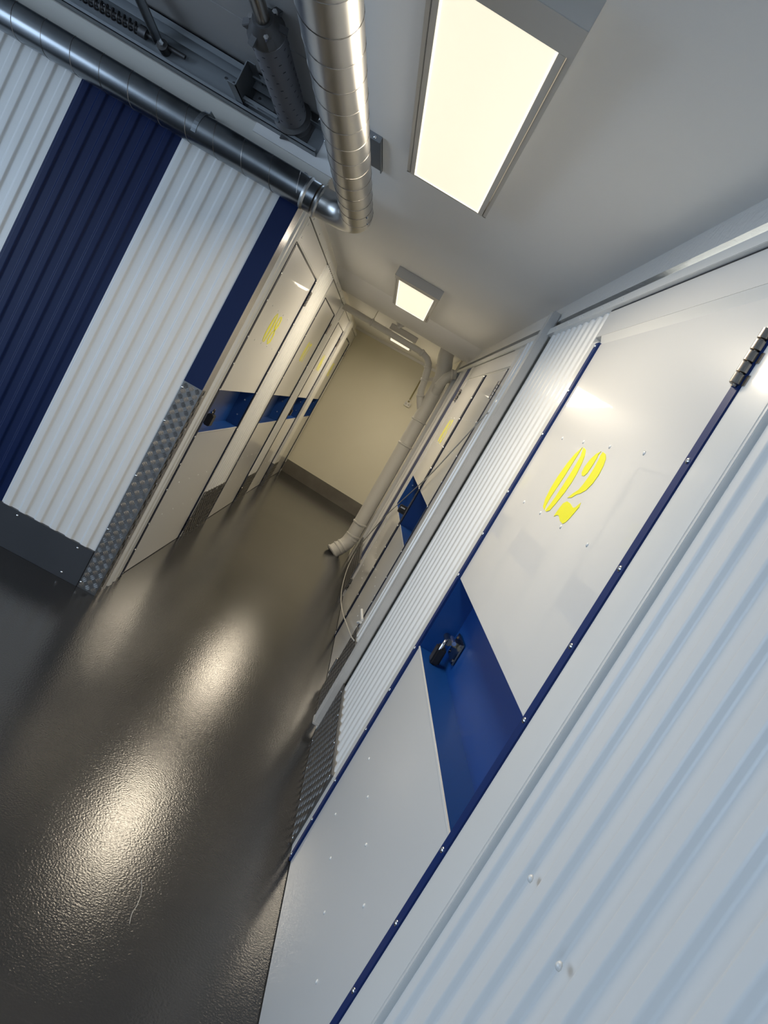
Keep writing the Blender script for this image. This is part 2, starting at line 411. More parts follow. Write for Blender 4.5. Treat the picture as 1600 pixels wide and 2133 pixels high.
# ------------------------------------------------------------------ a unit door
ZS, ZR = .885, 1.145       # recess sill and top
DD = .004                  # leaf face depth behind the trims
def unit_door(n, side, y0, y1, hinge_far, glyphs, label, trim_near=True, trim_far=True, rivets=True, latch_gap=True):
    """y0 nearer to the camera, y1 further"""
    t = empty('door_%d' % n, (sx(side, 0), (y0 + y1) / 2, 0), label, 'door', 'structure')
    a, b = y0 + .0315, y1 - .0355
    def bx(mb, d0, d1, ya, yb, z0, z1): return mb.box(sx(side, d0), sx(side, d1), ya, yb, z0, z1)
    up = bx(MB(), DD, DD + .028, a, b, ZR, ZT - .01).build('upper_panel', M_white, t, bevel=.0015)
    lo = bx(MB(), DD, DD + .028, a, b, .006, ZS - .0032).build('lower_panel', M_white, t, bevel=.0015)
    tr = MB()
    bx(tr, DD + .085, DD + .09, a, b, ZS - .02, ZR + .02)           # back
    bx(tr, DD - .0004, DD + .09, a, b, ZS - .003, ZS + .001)          # sill
    bx(tr, DD + .001, DD + .09, a, b, ZR + .001, ZR + .006)          # top
    bx(tr, DD + .001, DD + .09, a - .004, a + .0015, ZS, ZR); bx(tr, DD + .001, DD + .09, b - .0015, b + .004, ZS, ZR)
    tray = tr.build('lock_recess', M_blue, t)
    MB().box(sx(side, DD - .0016), sx(side, DD + .0022), a, b, ZS - .0035, ZS + .0016).build('sill_edge', M_jamb, t)
    # folded rear edge seen at the top of the recess
    # bolts on the closing side
    hy = b - .012 if (not hinge_far) else a + .012
    oy = a if not hinge_far else b
    for (q, z) in ((-.030, 1.075), (-.030, .965)):
        s_ = 1 if oy == a else -1
        MB().tube([(sx(side, DD + .035), oy + s_ * .001, z), (sx(side, DD + .035), oy + s_ * .012, z)], .006, 10).build('bolt', M_chrome, t, smooth=True)
    for k, (e0, e1) in enumerate(((y0, y0 + .030), (y1 - .034, y1))):
        if (k == 0 and not trim_near) or (k == 1 and not trim_far): continue
        s_ = bx(MB(), -.003, .03, e0, e1, .004, ZT - .008).build('edge_trim', M_trim if n == 1 else M_trimshade, t, bevel=.001)
        yy = (e0 + e1) / 2
        zs = (.008 + .012, .167, .33, .541, .70, .867, 1.15, 1.305, 1.462, 1.672, 1.827, 1.984)
        for z in zs:
            hz = (hinge_far and k == 1) or (not hinge_far and k == 0)
            if hz and (1.80 < z < 1.95 or .05 < z < .18): continue
            stud(ME_screw, 'screw', side, (sx(side, -.003), yy, z), s_)
    if n != 1: bx(MB(), -.0035, .03, a - .012, a - .001, .004, ZT - .008).build('joint', M_gap, t)
    hy = y1 - .012 if hinge_far else y0 + .012
    hinge(side, hy, 1.812, 1.914, t); hinge(side, hy, .065, .167, t)
    if rivets:
        yc = (y0 + y1) / 2
        for z in (1.674, 1.464):
            for k in (-1.5, -.5, .5, 1.5): stud(ME_rivet, 'rivet', side, (sx(side, DD), yc - .005 + k * .213, z), up)
        for z in (.557, .347):
            for k in (-1.5, -.5, .5, 1.5): stud(ME_rivet, 'rivet', side, (sx(side, DD), yc - .005 + k * .216, z), lo)
    if glyphs:
        yc = (y0 + y1) / 2
        if side == 'R':
            digit(side, glyphs[0], yc + .142, up, DD - .0002); digit(side, glyphs[1], yc - .020, up, DD - .0002)
        else:
            digit(side, glyphs[0], yc - .147, up, DD - .0002); digit(side, glyphs[1], yc + .015, up, DD - .0002)
    return t

# ------------------------------------------------------------------ RIGHT WALL
wr = MB().box(.90, .92, -3.2, 10.9, 0, 2.185).build('wall_right', M_paint)
tag(wr, 'right partition wall of white steel storage units', kind='structure')
def rbox(name, m, d0, d1, ya, yb, z0, z1, parent=wr, bevel=.0012, label=None, side='R'):
    return MB().box(sx(side, d0), sx(side, d1), ya, yb, z0, z1).build(name, m, parent, bevel=bevel, label=label)
corr_sheet('R', -.55, 1.034, .0, 2.12, M_whiter, wr, d0=-.004, pitch=.0795, phase=.018)
corr_sheet('R', -2.9, -.55, .0, 2.12, M_whiter, wr, d0=-.004, pitch=.0795, phase=.018)
for y, z in ((.88, 1.053), (.724, 1.056), (.45, 1.05), (.20, 1.05), (.88, 2.02), (.72, 2.02), (.56, .2), (.88, .2)):
    stud(ME_wscrew, 'screw', 'R', (XR - .006 if z != 1.053 else XR - .004, y, z), wr)
# grooved channel beside the near sheet, then the flat jamb
cm = MB()
prof = [(1.028, -.010), (1.036, -.010), (1.040, .022), (1.055, .024), (1.062, .001), (1.072, 0), (1.172, 0), (1.172, .02), (1.028, .03)]
cm.prism([(XR + d, y) for y, d in prof], 'z', 0, 2.12)
cm.build('jamb', M_jamb, wr, bevel=.001)
rbox('jamb', M_jamb, .0, .03, 2.289, 2.352, 0, 2.005)
rbox('header_panel', M_white, -.001, .03, 1.172, 2.345, ZT + .018, 2.12)
rbox('header_panel', M_white, .0, .03, 2.345, 2.352, ZT, 2.12)
MB().prism([(XR - .001, ZT + .018), (XR + .012, ZT - .008), (XR + .045, ZT - .008), (XR + .045, ZT + .018)], 'y', 1.172, 2.283).build('header_return', M_jamb, wr)
corr_sheet('R', 2.352, 3.20, .0, 2.13, M_whiter, wr, d0=-.002, pitch=.0815, phase=.02)
tr = rbox('top_rail', M_jamb, -.014, .03, -2.9, 3.198, 2.118, 2.150)
for y in (2.23, 2.35, 2.43, 2.66, 2.70, 2.86, 3.05): stud(ME_rivet, 'screw', 'R', (XR - .014, y, 2.134), tr)
rbox('head_gap', M_gap, -.0016, .0, 1.4 - .9, 2.34, 2.1145, 2.1195, bevel=0)
kp = rbox('kick_plate', M_plate, -.008, .0, 2.352, 3.195, 0.0, .300, label='aluminium checker plate at the foot of the ribbed panel')
checker('R', 2.356, 3.191, .004, .296, kp, d=-.008)
for y in (2.37, 2.62, 2.87, 3.12):
    stud(ME_screw, 'screw', 'R', (XR - .008, y, .286), kp); stud(ME_screw, 'screw', 'R', (XR - .008, y, .014), kp)
# steel beam under the ceiling, open gap below it
bmr = MB().box(XR, XR + .25, -3.2, 10.6, 2.192, ZC).build('ceiling_beam', mat('thick_white_beam_paint', (.66, .65, .63), .35, coat=.2, bump=(70, .6, .006)), wr)
unit_door(1, 'R', 1.172, 2.289, False, (G0, G2), 'near white steel unit door on the right with yellow number 02', True, True)

# post in front of the partition
post = empty('steel_post', (XR - .03, 3.25, .04), 'grey painted steel post standing proud of the right wall', 'post')
MB().box(.452, .4895, 3.20, 3.275, .055, 2.225).build('column', M_post, post, bevel=.005)
MB().box(.450, .4895, 3.197, 3.280, .05, .062).build('foot_rim', M_post, post, bevel=.002)

# wall beyond the post
mp = [(3.276, .0), (3.52, .0), (3.53, -.012), (3.56, -.012), (3.575, .002), (3.60, .002), (3.61, -.012), (3.66, -.012), (3.68, 0), (3.83, 0), (3.83, .03), (3.276, .03)]
MB().prism([(XR + d, y) for y, d in mp], 'z', .0, 2.13).build('jamb', M_jamb, wr, bevel=.001)
rbox('header_panel', M_white, -.001, .03, 3.83, 5.80, ZT + .006, 2.12)
MB().prism([(XR - .001, ZT + .018), (XR + .012, ZT - .008), (XR + .045, ZT - .008), (XR + .045, ZT + .018)], 'y', 3.83, 5.70).build('header_return', M_jamb, wr)
rbox('top_rail', M_jamb, -.014, .03, 3.44, 7.2, 2.118, 2.150)
rbox('head_gap', M_gap, -.0016, .0, 4.0, 5.9, 2.1145, 2.1195, bevel=0)
k2 = rbox('kick_plate', M_plate, -.014, .0, 3.44, 3.78, 0, .40, label='checker plate just beyond the post')
checker('R', 3.444, 3.776, .004, .396, k2, d=-.014, cell=.034)
unit_door(2, 'R', 3.83, 4.70, False, None, 'plain white unit door just beyond the post on the right', True, True)
unit_door(3, 'R', 4.70, 5.72, True, (G0, G3), 'white unit door beyond the post on the right, with a yellow number', True, False)
rbox('jamb', M_jamb, -.002, .03, 5.72, 5.90, 0, 2.12)
rbox('flat_panel', M_trim, -.004, .03, 5.90, 6.14, .30, 2.13, label='narrow dark blue strip')
corr_sheet('R', 6.14, 6.95, .0, 2.12, M_jamb, wr, pitch=.27, phase=.03, depth=.012)
k3 = rbox('kick_plate', M_plate, -.014, .0, 5.80, 6.98, 0, .29)
checker('R', 5.804, 6.976, .004, .286, k3, d=-.014, cell=.045)
rbox('corner_trim', M_jamb, -.016, .03, 6.98, 7.22, 0, 2.13)
MB().box(XR - .018, XR + .02, 7.22, 7.232, 0, 2.12).build('edge_trim', M_trim, wr)
MB().box(XR - .02, XR + .15, 7.232, 10.2, 0, 2.27).build('plaster_wall', M_cream, wr)

# ------------------------------------------------------------------ LEFT CORRIDOR WALL
wl = MB().box(-1.05, -.905, YF + .12, 10.7, 0, 2.165).box(-1.05, -.83, YF + .12, 10.7, 2.165, ZC).build('wall_left', M_paint)
tag(wl, 'left corridor wall of white steel storage units', kind='structure')
def lbox(name, m, d0, d1, ya, yb, z0, z1, **k): return rbox(name, m, d0, d1, ya, yb, z0, z1, parent=wl, side='L', **k)
# corner: flat shiny strip, then ribbed jamb
lbox('corner_trim', mat('pale_steel_strip', (.42, .42, .47), .2, metal=.6), -.0135, .03, YF + .0005, 3.545, 0, 2.18, label='shiny pale steel corner strip')
lp = [(3.545, -.012), (3.565, -.012), (3.575, .000), (3.60, .000), (3.612, -.014), (3.650, -.014), (3.662, -.002), (3.69, -.002), (3.70, -.010), (3.72, -.010), (3.735, -.002), (3.797, -.001), (3.803, .006), (3.803, .03), (3.545, .03)]
MB().prism([(XL - d, y) for y, d in lp], 'z', 0, 2.17).build('jamb', M_jamb, wl, bevel=.002)
lbox('header_panel', M_white, -.001, .03, 3.803, 4.985, ZT + .006, 2.135)
lbox('header_panel', M_white, -.001, .03, 5.66, 6.85, ZT + .006, 2.135)
lbox('header_panel', M_white, -.001, .03, 7.36, 8.36, ZT + .006, 2.135)
lbox('header_panel', M_white, -.001, .03, 8.56, 10.2, ZT + .006, 2.135)
for a, b in ((3.803, 4.955), (5.70, 6.84), (7.38, 8.34)): lbox('header_return', M_jamb, .0, .05, a, b, ZT, ZT + .006)
for a, b in ((3.80, 4.62), (4.624, 6.95), (6.954, 10.2)):
    t_ = lbox('top_rail', M_jamb, -.010, .06, a, b, 2.138, 2.178)
    for y in ([a + .07] + [a + .4 * k for k in range(1, 8)]):
        if y < b - .03: stud(ME_screw, 'screw', 'L', (XL + .010, y, 2.150), t_)
lbox('head_gap', M_gap, -.0016, .0, 3.80, 10.1, 2.1345, 2.1385, bevel=0)
for y, z in ((3.86, 2.11), (3.86, 2.04), (4.96, 2.06), (6.88, 2.08)): stud(ME_screw, 'screw', 'L', (XL + .001, y, z), wl)
unit_door(4, 'L', 3.803, 4.955, True, (G0, G8), 'white unit door nearest on the left with yellow number 08')
lbox('jamb', M_jamb, -.0, .03, 4.955, 5.02, 0, ZT + .006)
corr_sheet('L', 5.02, 5.64, 0, 2.135, M_whiter, wl, d0=-.004, pitch=.0815, phase=.02, depth=.014)
lbox('jamb', M_jamb, -.0, .03, 5.64, 5.71, 0, ZT + .006)
k4 = lbox('kick_plate', M_plate, -.006, .0, 5.00, 5.67, 0, .365, label='checker plate between the first two left doors')
checker('L', 5.004, 5.666, .004, .360, k4, d=-.006, cell=.034)
for y in (5.02, 5.2, 5.4, 5.62): stud(ME_screw, 'screw', 'L', (XL + .006, y, .345), k4); stud(ME_screw, 'screw', 'L', (XL + .006, y, .02), k4)
unit_door(5, 'L', 5.71, 6.835, True, (G0, G7), 'second white unit door on the left, with a faint slanting yellow number')
lbox('jamb', M_jamb, -.0, .03, 6.835, 6.88, 0, ZT + .006)
corr_sheet('L', 6.88, 7.33, 0, 2.135, M_whiter, wl, d0=-.004, pitch=.0815, phase=.02, depth=.014)
lbox('jamb', M_jamb, -.0, .03, 7.33, 7.38, 0, ZT + .006)
k5 = lbox('kick_plate', M_plate, -.006, .0, 6.86, 7.34, 0, .285, label='checker plate between the second and third left doors')
checker('L', 6.864, 7.336, .004, .280, k5, d=-.006, cell=.04)
unit_door(6, 'L', 7.38, 8.345, True, (G0, G6), 'third white unit door on the left, before the bright pilaster')
lbox('pilaster', M_jamb, -.03, .03, 8.35, 8.75, 0, 2.15, label='bright white pilaster between the two farthest doors')
k6 = MB().box(XL, XL + .034, 8.347, 8.753, 0, .295).build('kick_plate', M_plate, wl, bevel=.002)
checker('L', 8.349, 8.751, .004, .290, k6, d=-.034, cell=.05)
unit_door(7, 'L', 8.76, 9.93, True, (G0, G5), 'farthest white unit door on the left beside the end wall')
lbox('jamb', M_jamb, -.0, .03, 9.93, 10.19, 0, ZT + .006)

# ------------------------------------------------------------------ END WALL
def endbox(x0, x1, t0, t1, z0, z1, mb=None):
    mb = mb or MB()
    vs = [(x, yend(x) + t, z) for x in (x0, x1) for t in (t0, t1) for z in (z0, z1)]
    return mb.add(vs, [(0, 1, 3, 2), (4, 6, 7, 5), (0, 4, 5, 1), (2, 3, 7, 6), (0, 2, 6, 4), (1, 5, 7, 3)])
wb = endbox(-1.0, .9, 0, .12, 0, ZC).build('wall_back', M_cream)
tag(wb, 'cream painted wall closing the corridor', kind='structure')
bb = endbox(-.80, .50, -.008, .002, 0, .186).build('baseboard_back', mat('scuffed_grey_skirting', (.17, .16, .14), .2, var=(4, (.13, .12, .105))), bevel=.001)
tag(bb, 'grey metal skirting along the end wall', kind='structure')
endbox(-.85, .50, -.03, .002, 2.235, ZC).build('ceiling_trim', M_ceil, wb)

# ------------------------------------------------------------------ room behind and left of the camera
wside = MB().box(-4.6, -4.45, -3.2, -2.2, 0, 2.5).box(-4.6, -4.45, 2.6, YF + .1, 0, 2.5).box(-4.6, -4.45, -2.2, 2.6, 1.85, 2.5).build('wall_side', M_paint)
tag(wside, 'side wall with the open vehicle entrance letting daylight in', kind='structure')
wrear = MB().box(-4.6, -1.9, -3.3, -3.2, 0, 2.5).box(-1.9, .74, -3.3, -3.2, 2.02, 2.5).box(-1.0, .74, -3.3, -3.2, 0, 2.1).build('wall_rear', M_paint)
tag(wrear, 'wall behind the camera with a daylit doorway', kind='structure')

# ------------------------------------------------------------------ lamps
def panel_lamp(y0, label, length=1.24):
    x0, x1 = -.309, -.003; y1 = y0 + length; zb = 2.212
    t = empty('ceiling_lamp', ((x0 + x1) / 2, (y0 + y1) / 2, ZC), label, 'lamp', group='ceiling panel lamps')
    f = MB()
    f.box(x0, x1, y0, y0 + .105, zb, ZC - .001)                     # driver cover, near end
    f.box(x0, x0 + .012, y0 + .105, y1, zb + .006, ZC - .001).box(x1 - .012, x1, y0 + .105, y1, zb + .006, ZC - .001)
    f.box(x0, x1, y1 - .010, y1, zb + .006, ZC - .001)
    fr = f.build('frame', M_frame, t, bevel=.0012)
    g = MB()
    g.box(x0 + .0145, x0 + .030, y0 + .108, y1 - .012, zb + .002, zb + .03).box(x1 - .030, x1 - .0145, y0 + .108, y1 - .012, zb + .002, zb + .03)
    g.box(x0 + .030, x1 - .030, y1 - .026, y1 - .012, zb + .002, zb + .03)
    g.build('inner_frame', M_frame, fr, bevel=.001)
    df = MB().box(x0 + .030, x1 - .030, y0 + .107, y1 - .026, zb + .004, zb + .012).build('diffuser', M_emit, t)
    e = MB(); e.box(x0 + .030, x0 + .034, y0 + .107, y1 - .026, zb + .0015, zb + .004).box(x1 - .034, x1 - .030, y0 + .107, y1 - .026, zb + .0015, zb + .004)
    e.box(x0 + .030, x1 - .030, y1 - .030, y1 - .026, zb + .0015, zb + .004)
    e.build('diffuser_rim', M_emit_edge, df)
    MB().tube([((x0 + x1) / 2 - .01, y0 + .035, zb - .0008), ((x0 + x1) / 2 - .01, y0 + .035, zb + .002)], .011, 16).build('knockout', M_frame, fr, smooth=True)
    L = bpy.data.lights.new('lamp_light', 'AREA'); L.shape = 'RECTANGLE'; L.size = .25; L.size_y = 1.08
    L.energy = LAMP_W; L.color = LAMP_COL; L.spread = math.radians(172)
    lo = bpy.data.objects.new('lamp_light', L); C.objects.link(lo)
    lo.parent = t; lo.matrix_parent_inverse = t.matrix_world.inverted()
    lo.matrix_basis = Matrix.Translation(((x0 + x1) / 2, (y0 + .107 + y1 - .026) / 2, zb - .002))
    return t
panel_lamp(1.313, 'nearest ceiling panel lamp, long lit rectangle')
panel_lamp(4.45, 'middle ceiling panel lamp, small lit rectangle')
panel_lamp(7.47, 'farthest ceiling panel lamp, half hidden by the white pipe')

# ------------------------------------------------------------------ ducts
DR = .068
duct = empty('ventilation_duct', (-.475, 2.5, 2.135), 'galvanised spiral duct running overhead then turning along the wall', 'duct')
MB().tube([(-.478, -3.1, 2.135), (-.478, 3.14, 2.135)], DR, 48).build('duct_run', M_galv, duct, smooth=True, label='bright galvanised run over the corridor')
MB().tube([(-4.4, 3.315, 2.135), (-.69, 3.315, 2.135)], DR, 48).build('duct_run', mat('dull_galvanised_duct', (.30, .32, .34), .27, metal=1.0, bump=(6, .05, .01), var=(7, (.25, .27, .29))), duct, smooth=True, label='duller run in front of the corrugated wall')
# elbow
ang = [PI / 2 * k / 10 for k in range(11)]
er = .155; cx, cy = -.478 - er, 3.315 - er
MB().tube([(cx - .05, 3.315, 2.135)] + [(cx + er * math.sin(a), cy + er * math.cos(a), 2.135) for a in ang] + [(-.478, cy - .02, 2.135)], DR - .002, 40).build('elbow', M_galv, duct, smooth=True)
MB().tube([(-.745, 3.315, 2.135), (-.735, 3.315, 2.135), (-.725, 3.315, 2.135)], [DR, DR + .006, DR], 48).build('collar', M_galv, duct, smooth=True)
MB().tube([(-.675, 3.315, 2.135), (-.668, 3.315, 2.135), (-.661, 3.315, 2.135)], [DR, DR + .007, DR], 48).build('collar', M_galv, duct, smooth=True)
def helix(a, b, r, pitch, wire, axis):
    n = 26; L = b - a; turns = L / pitch; N = int(turns * n); pts = []
    for i in range(N + 1):
        t = i / n * 2 * PI; s_ = a + pitch * i / n
        if axis == 'y': pts.append((-.478 + r * math.cos(t), s_, 2.135 + r * math.sin(t)))
        else: pts.append((s_, 3.315 + r * math.cos(t), 2.135 + r * math.sin(t)))
    return MB().tube(pts, wire, 5)
M_seam = mat('duct_seam', (.22, .21, .20), .35, metal=1.0)
helix(-.6, 3.13, DR - .0006, .128, .0021, 'y').build('spiral_seam', M_seam, duct, smooth=True)
helix(-3.0, -.76, DR - .0006, .135, .0021, 'x').build('spiral_seam', M_seam, duct, smooth=True)
MB().tube([(-.4105, 2.96, 2.106), (-.405, 2.96, 2.1035)], .005, 8).build('screw', M_chrome, duct, smooth=True)
MB().tube([(-.4105, 3.06, 2.106), (-.405, 3.06, 2.1035)], .004, 8).build('screw', M_chrome, duct, smooth=True)
# strap bracket on the wall run
sb = MB()
for k in range(9):
    a0 = math.radians(100 + k * 12); a1 = math.radians(100 + (k + 1) * 12)
    sb.bar((-1.262, 3.315 + (DR + .003) * math.cos(a0), 2.135 + (DR + .003) * math.sin(a0)), (-1.262, 3.315 + (DR + .003) * math.cos(a1), 2.135 + (DR + .003) * math.sin(a1)), .022, .003, up=(1, 0, 0)) if False else sb.bar((-1.262, 3.315 + (DR + .002) * math.cos(a0), 2.135 + (DR + .002) * math.sin(a0)), (-1.262, 3.315 + (DR + .002) * math.cos(a1), 2.135 + (DR + .002) * math.sin(a1)), .003, .022, up=(1, 0, 0))
sb.box(-1.273, -1.251, 3.298, YF + .01, 2.206, 2.210).box(-1.273, -1.270, 3.36, YF + .01, 2.15, 2.235)
sb.build('wall_bracket', M_rail, duct)
MB().box(-.79, -.775, 3.33, YF + .01, 2.206, 2.212).build('wall_bracket', M_rail, duct)
# flat plate fixed to the ceiling above the bright run
cb = empty('ceiling_bracket', (-.47, 2.66, ZC), 'small grey angle plate on the ceiling beside the overhead duct', 'bracket')
MB().box(-.56, -.432, 2.56, 2.90, ZC - .006, ZC - .0005).box(-.56, -.432, 2.555, 2.560, ZC - .022, ZC).box(-.436, -.432, 2.56, 2.90, ZC - .014, ZC).build('plate', M_rail, cb, bevel=.0008)
stud(ME_screw, 'screw', 'F', (-.455, 2.555, ZC - .012), cb)

# ------------------------------------------------------------------ garage door gear in the high bay
gear = empty('garage_door_gear', (-1.8, 3.38, 2.40), 'steel door track with coil spring and dark spring drum above the wall duct', 'door gear')
gr = MB()
gr.box(-4.4, -.80, 3.421, 3.428, 2.312, 2.455).box(-4.4, -.80, 3.365, 3.428, 2.312, 2.316).box(-4.4, -.80, 3.365, 3.369, 2.312, 2.328)
gr.box(-4.4, -1.02, 3.30, 3.428, 2.452, 2.456).box(-4.4, -1.02, 3.30, 3.304, 2.43, 2.456).box(-4.4, -1.02, 3.36, 3.364, 2.41, 2.454)
grl = gr.build('rail', M_rail, gear, bevel=.0008)
for x in (-1.86, -1.90, -1.30, -1.26, -1.17, -1.13): MB().tube([(x, 3.421, 2.40), (x, 3.417, 2.40)], .007, 8).build('bolt', M_chrome, grl, smooth=True)
sp = MB(); pts = []
for i in range(22 * 12 + 1):
    t = i / 12 * 2 * PI; pts.append((-2.28 + .60 * i / (22 * 12), 3.385 + .020 * math.cos(t), 2.378 + .020 * math.sin(t)))
sp.tube(pts, .0042, 6); spo = sp.build('coil_spring', M_dark, gear, smooth=True)
MB().tube([(-4.3, 3.385, 2.378), (-1.48, 3.385, 2.378)], .010, 10).tube([(-2.32, 3.385, 2.378), (-2.27, 3.385, 2.378)], .026, 14).tube([(-1.70, 3.385, 2.378), (-1.665, 3.385, 2.378)], .024, 14).build('spring_rod', M_dark, gear, smooth=True)
MB().bar((-1.60, 3.395, 2.372), (-1.62, 2.55, 2.475), .045, .006, up=(0, 0, 1)).build('strut', M_rail, gear)
MB().bar((-1.622, 3.395, 2.376), (-1.642, 2.55, 2.479), .004, .03, up=(0, 0, 1)).build('strut', M_rail, gear)
MB().tube([(-1.58, 3.36, 2.368), (-1.58, 3.42, 2.368)], .024, 16).build('roller', M_dark, gear, smooth=True)
MB().tube([(-1.58, 3.345, 2.368), (-1.58, 3.362, 2.368)], .012, 6).build('bolt', M_chrome, gear, smooth=True)

shaft = gear
M_baydark = mat('grey_door_leaf', (.30, .295, .29), .5, bump=(4, .1, .01))  # grey leaf sections added overhead to darken the bay ceiling
for k in range(7):
    MB().box(-4.35, -.735, 3.398 - .52 * (k + 1) + .006, 3.398 - .52 * k, 2.466, 2.488).build('door_section', M_baydark, gear, bevel=.003)
MB().box(-4.35, -.735, 3.402, 3.425, 2.466, 2.488).build('door_section', M_baydark, gear, bevel=.002)
ax, az = -.955, 2.395
MB().tube([(ax, -.5, az), (ax, 3.43, az)], .025, 20).build('shaft', mat('bronzed_shaft_steel', (.22, .20, .175), .3, metal=1.0), shaft, smooth=True)
cs = []; yy = 2.66; rr = []
while yy < 3.34:
    cs += [(ax, yy, az), (ax, yy + .003, az)]; rr += [.0600, .0622]; yy += .006
MB().tube(cs, rr, 32).build('spring_coils', M_spring, shaft, smooth=True)
mk = MB()
for i in range(10):
    for k in range(9):
        a = 2 * PI * k / 9 + i * .12; y_ = 2.70 + i * .065
        c_ = Vector((ax +   .0625 * math.cos(a), y_, az + .0625 * math.sin(a))); tdir = Vector((-math.sin(a), 0, math.cos(a)))
        mk.bar(c_ - tdir * .005, c_ + tdir * .005, .0028, .0015, up=(math.cos(a), 0, math.sin(a)))
mk.build('slots', M_gap, shaft, kind='stuff')
fl = MB(); fl.tube([(ax, 2.655, az), (ax, 2.64, az), (ax, 2.625, az), (ax, 2.60, az), (ax, 2.575, az), (ax, 2.555, az)], [.064, .068, .060, .054, .040, .034], 20)
for k in range(6):
    a = 2 * PI * k / 6 + .3
    fl.bar((ax + .036 * math.cos(a), 2.60, az + .036 * math.sin(a)), (ax + .072 * math.cos(a), 2.625, az + .072 * math.sin(a)), .026, .024, up=(0, 1, 0))
fl.build('winding_cone', M_dark, shaft, bevel=.002)
for k in range(3):
    a = 2 * PI * k / 3 - .9
    MB().tube([(ax + .048 * math.cos(a), 2.60, az + .048 * math.sin(a)), (ax + .048 * math.cos(a), 2.578, az + .048 * math.sin(a))], .009, 6).build('bolt', M_chrome, shaft, smooth=True)
dr = MB(); dr.tube([(ax, 3.345, az), (ax, 3.352, az), (ax, 3.362, az), (ax, 3.37, az), (ax, 3.395, az), (ax, 3.402, az), (ax, 3.415, az)], [.060, .082, .082, .068, .068, .085, .085], 36)
dr.build('cable_drum', M_dark, shaft, smooth=True)
MB().prism([(ax - .02, az - .098), (ax + .095, az - .055), (ax + .095, az + .085), (ax - .02, az + .085)], 'y', 3.406, 3.420).build('bearing_plate', M_dark, shaft, bevel=.002)
MB().box(ax + .08, ax + .16, 3.35, 3.40, az + .02, az + .024).build('tab', M_rail, shaft)
br = gear
b1 = MB(); b1.box(-1.165, -1.160, 3.17, 3.421, 2.33, 2.44).box(-1.20, -1.160, 3.17, 3.421, 2.33, 2.334).box(-1.165, -1.125, 3.17, 3.421, 2.437, 2.441)
b1.build('angle', M_rail, br, bevel=.0008)
b2 = MB(); b2.box(-1.155, -.99, 3.30, 3.345, 2.348, 2.352).box(-1.155, -.99, 3.30, 3.304, 2.335, 2.352).box(-1.155, -.99, 3.341, 3.345, 2.335, 2.352)
b2.build('cross_channel', M_rail, br, bevel=.0008)
MB().tube([(-1.10, 3.322, 2.348), (-1.10, 3.322, 2.338)], .011, 6).build('bolt', M_chrome, br, smooth=True)
MB().tube([(-1.02, 3.322, 2.348), (-1.02, 3.322, 2.340)], .006, 4).build('bolt', M_gap, br, smooth=True)
for y in (3.22, 3.30): MB().box(-1.168, -1.166, y, y + .05, 2.372, 2.386).build('slot', M_gap, br)
MB().tube([(-1.166, 3.385, 2.36), (-1.175, 3.385, 2.36)], .010, 6).build('bolt', M_chrome, br, smooth=True)

# ------------------------------------------------------------------ drain pipes at the far right
dp = empty('drain_pipe', (.35, 7.05, 0), 'painted drain pipe rising from the floor with a branch crossing below the ceiling', 'pipe')
px, py = .392, 7.05
def coup(p, d, r, w=.012, h=.006, n=24):
    m_ = MB(); collar(m_, p, d, r, w, h, n); m_.build('coupling', M_pvc, dp, smooth=True)
def collar(mb, p, d, r, w=.012, h=.006, n=24):
    p = Vector(p); d = Vector(d).normalized()
    mb.tube([p - d * w, p - d * w * .6, p + d * w * .6, p + d * w], [r, r + h, r + h, r], n)
PR = .068
MB().tube([(.285, 6.99, .0), (.312, 7.005, .045), (.350, 7.025, .10), (.378, 7.04, .155), (px - .004, py, .21), (px, py, .26), (px, py, 1.70), (px - .004, py, 1.95)], [PR + .004] * 5 + [PR] * 3, 28).build('main_pipe', M_pvc, dp, smooth=True)
coup((.293, 6.994, .014), (.5, .27, .83), PR + .002, .014, .010); coup((.325, 7.012, .068), (.5, .25, .83), PR + .002); coup((.350, 7.025, .105), (.45, .2, .86), PR + .002)
coup((px - .003, py, .205), (0.05, 0, 1), PR); coup((px, py, .245), (0, 0, 1), PR)
for z in (.385, 1.28, 1.55):
    c1 = MB(); collar(c1, (px, py, z), (0, 0, 1), PR, .011, .007); c1.box(px + .06, XR - .018, py - .008, py + .008, z - .006, z + .006).box(px - .02, px + .02, py - PR - .016, py - PR + .002, z - .006, z + .006)
    c1.build('pipe_clamp', M_pvc, dp, smooth=True)
# offset elbow up to the ceiling
MB().tube([(px - .004, py, 1.93), (px - .012, py, 2.02), (px - .035, py, 2.10), (px - .062, py, 2.16), (px - .082, py, 2.215), (px - .09, py, 2.272)], [PR, PR + .004, PR + .008, PR + .008, PR + .006, PR + .006], 28).build('top_elbow', M_pvc, dp, smooth=True)
MB().tube([(px - .045, py, 2.115), (px - .055, py, 2.135)], PR + .013, 28).build('coupling', M_pvc, dp, smooth=True)
# branch to the right wall
MB().tube([(px, py - .03, 1.86), (px + .004, py - .09, 1.95), (px + .02, py - .11, 2.03), (px + .055, py - .11, 2.085), (XR - .01, py - .11, 2.10)], .045, 22).build('branch_elbow', M_pvc, dp, smooth=True)
coup((px + .002, py - .07, 1.93), (0, -.4, 1), .046); coup((px + .05, py - .11, 2.08), (1, 0, .4), .046)
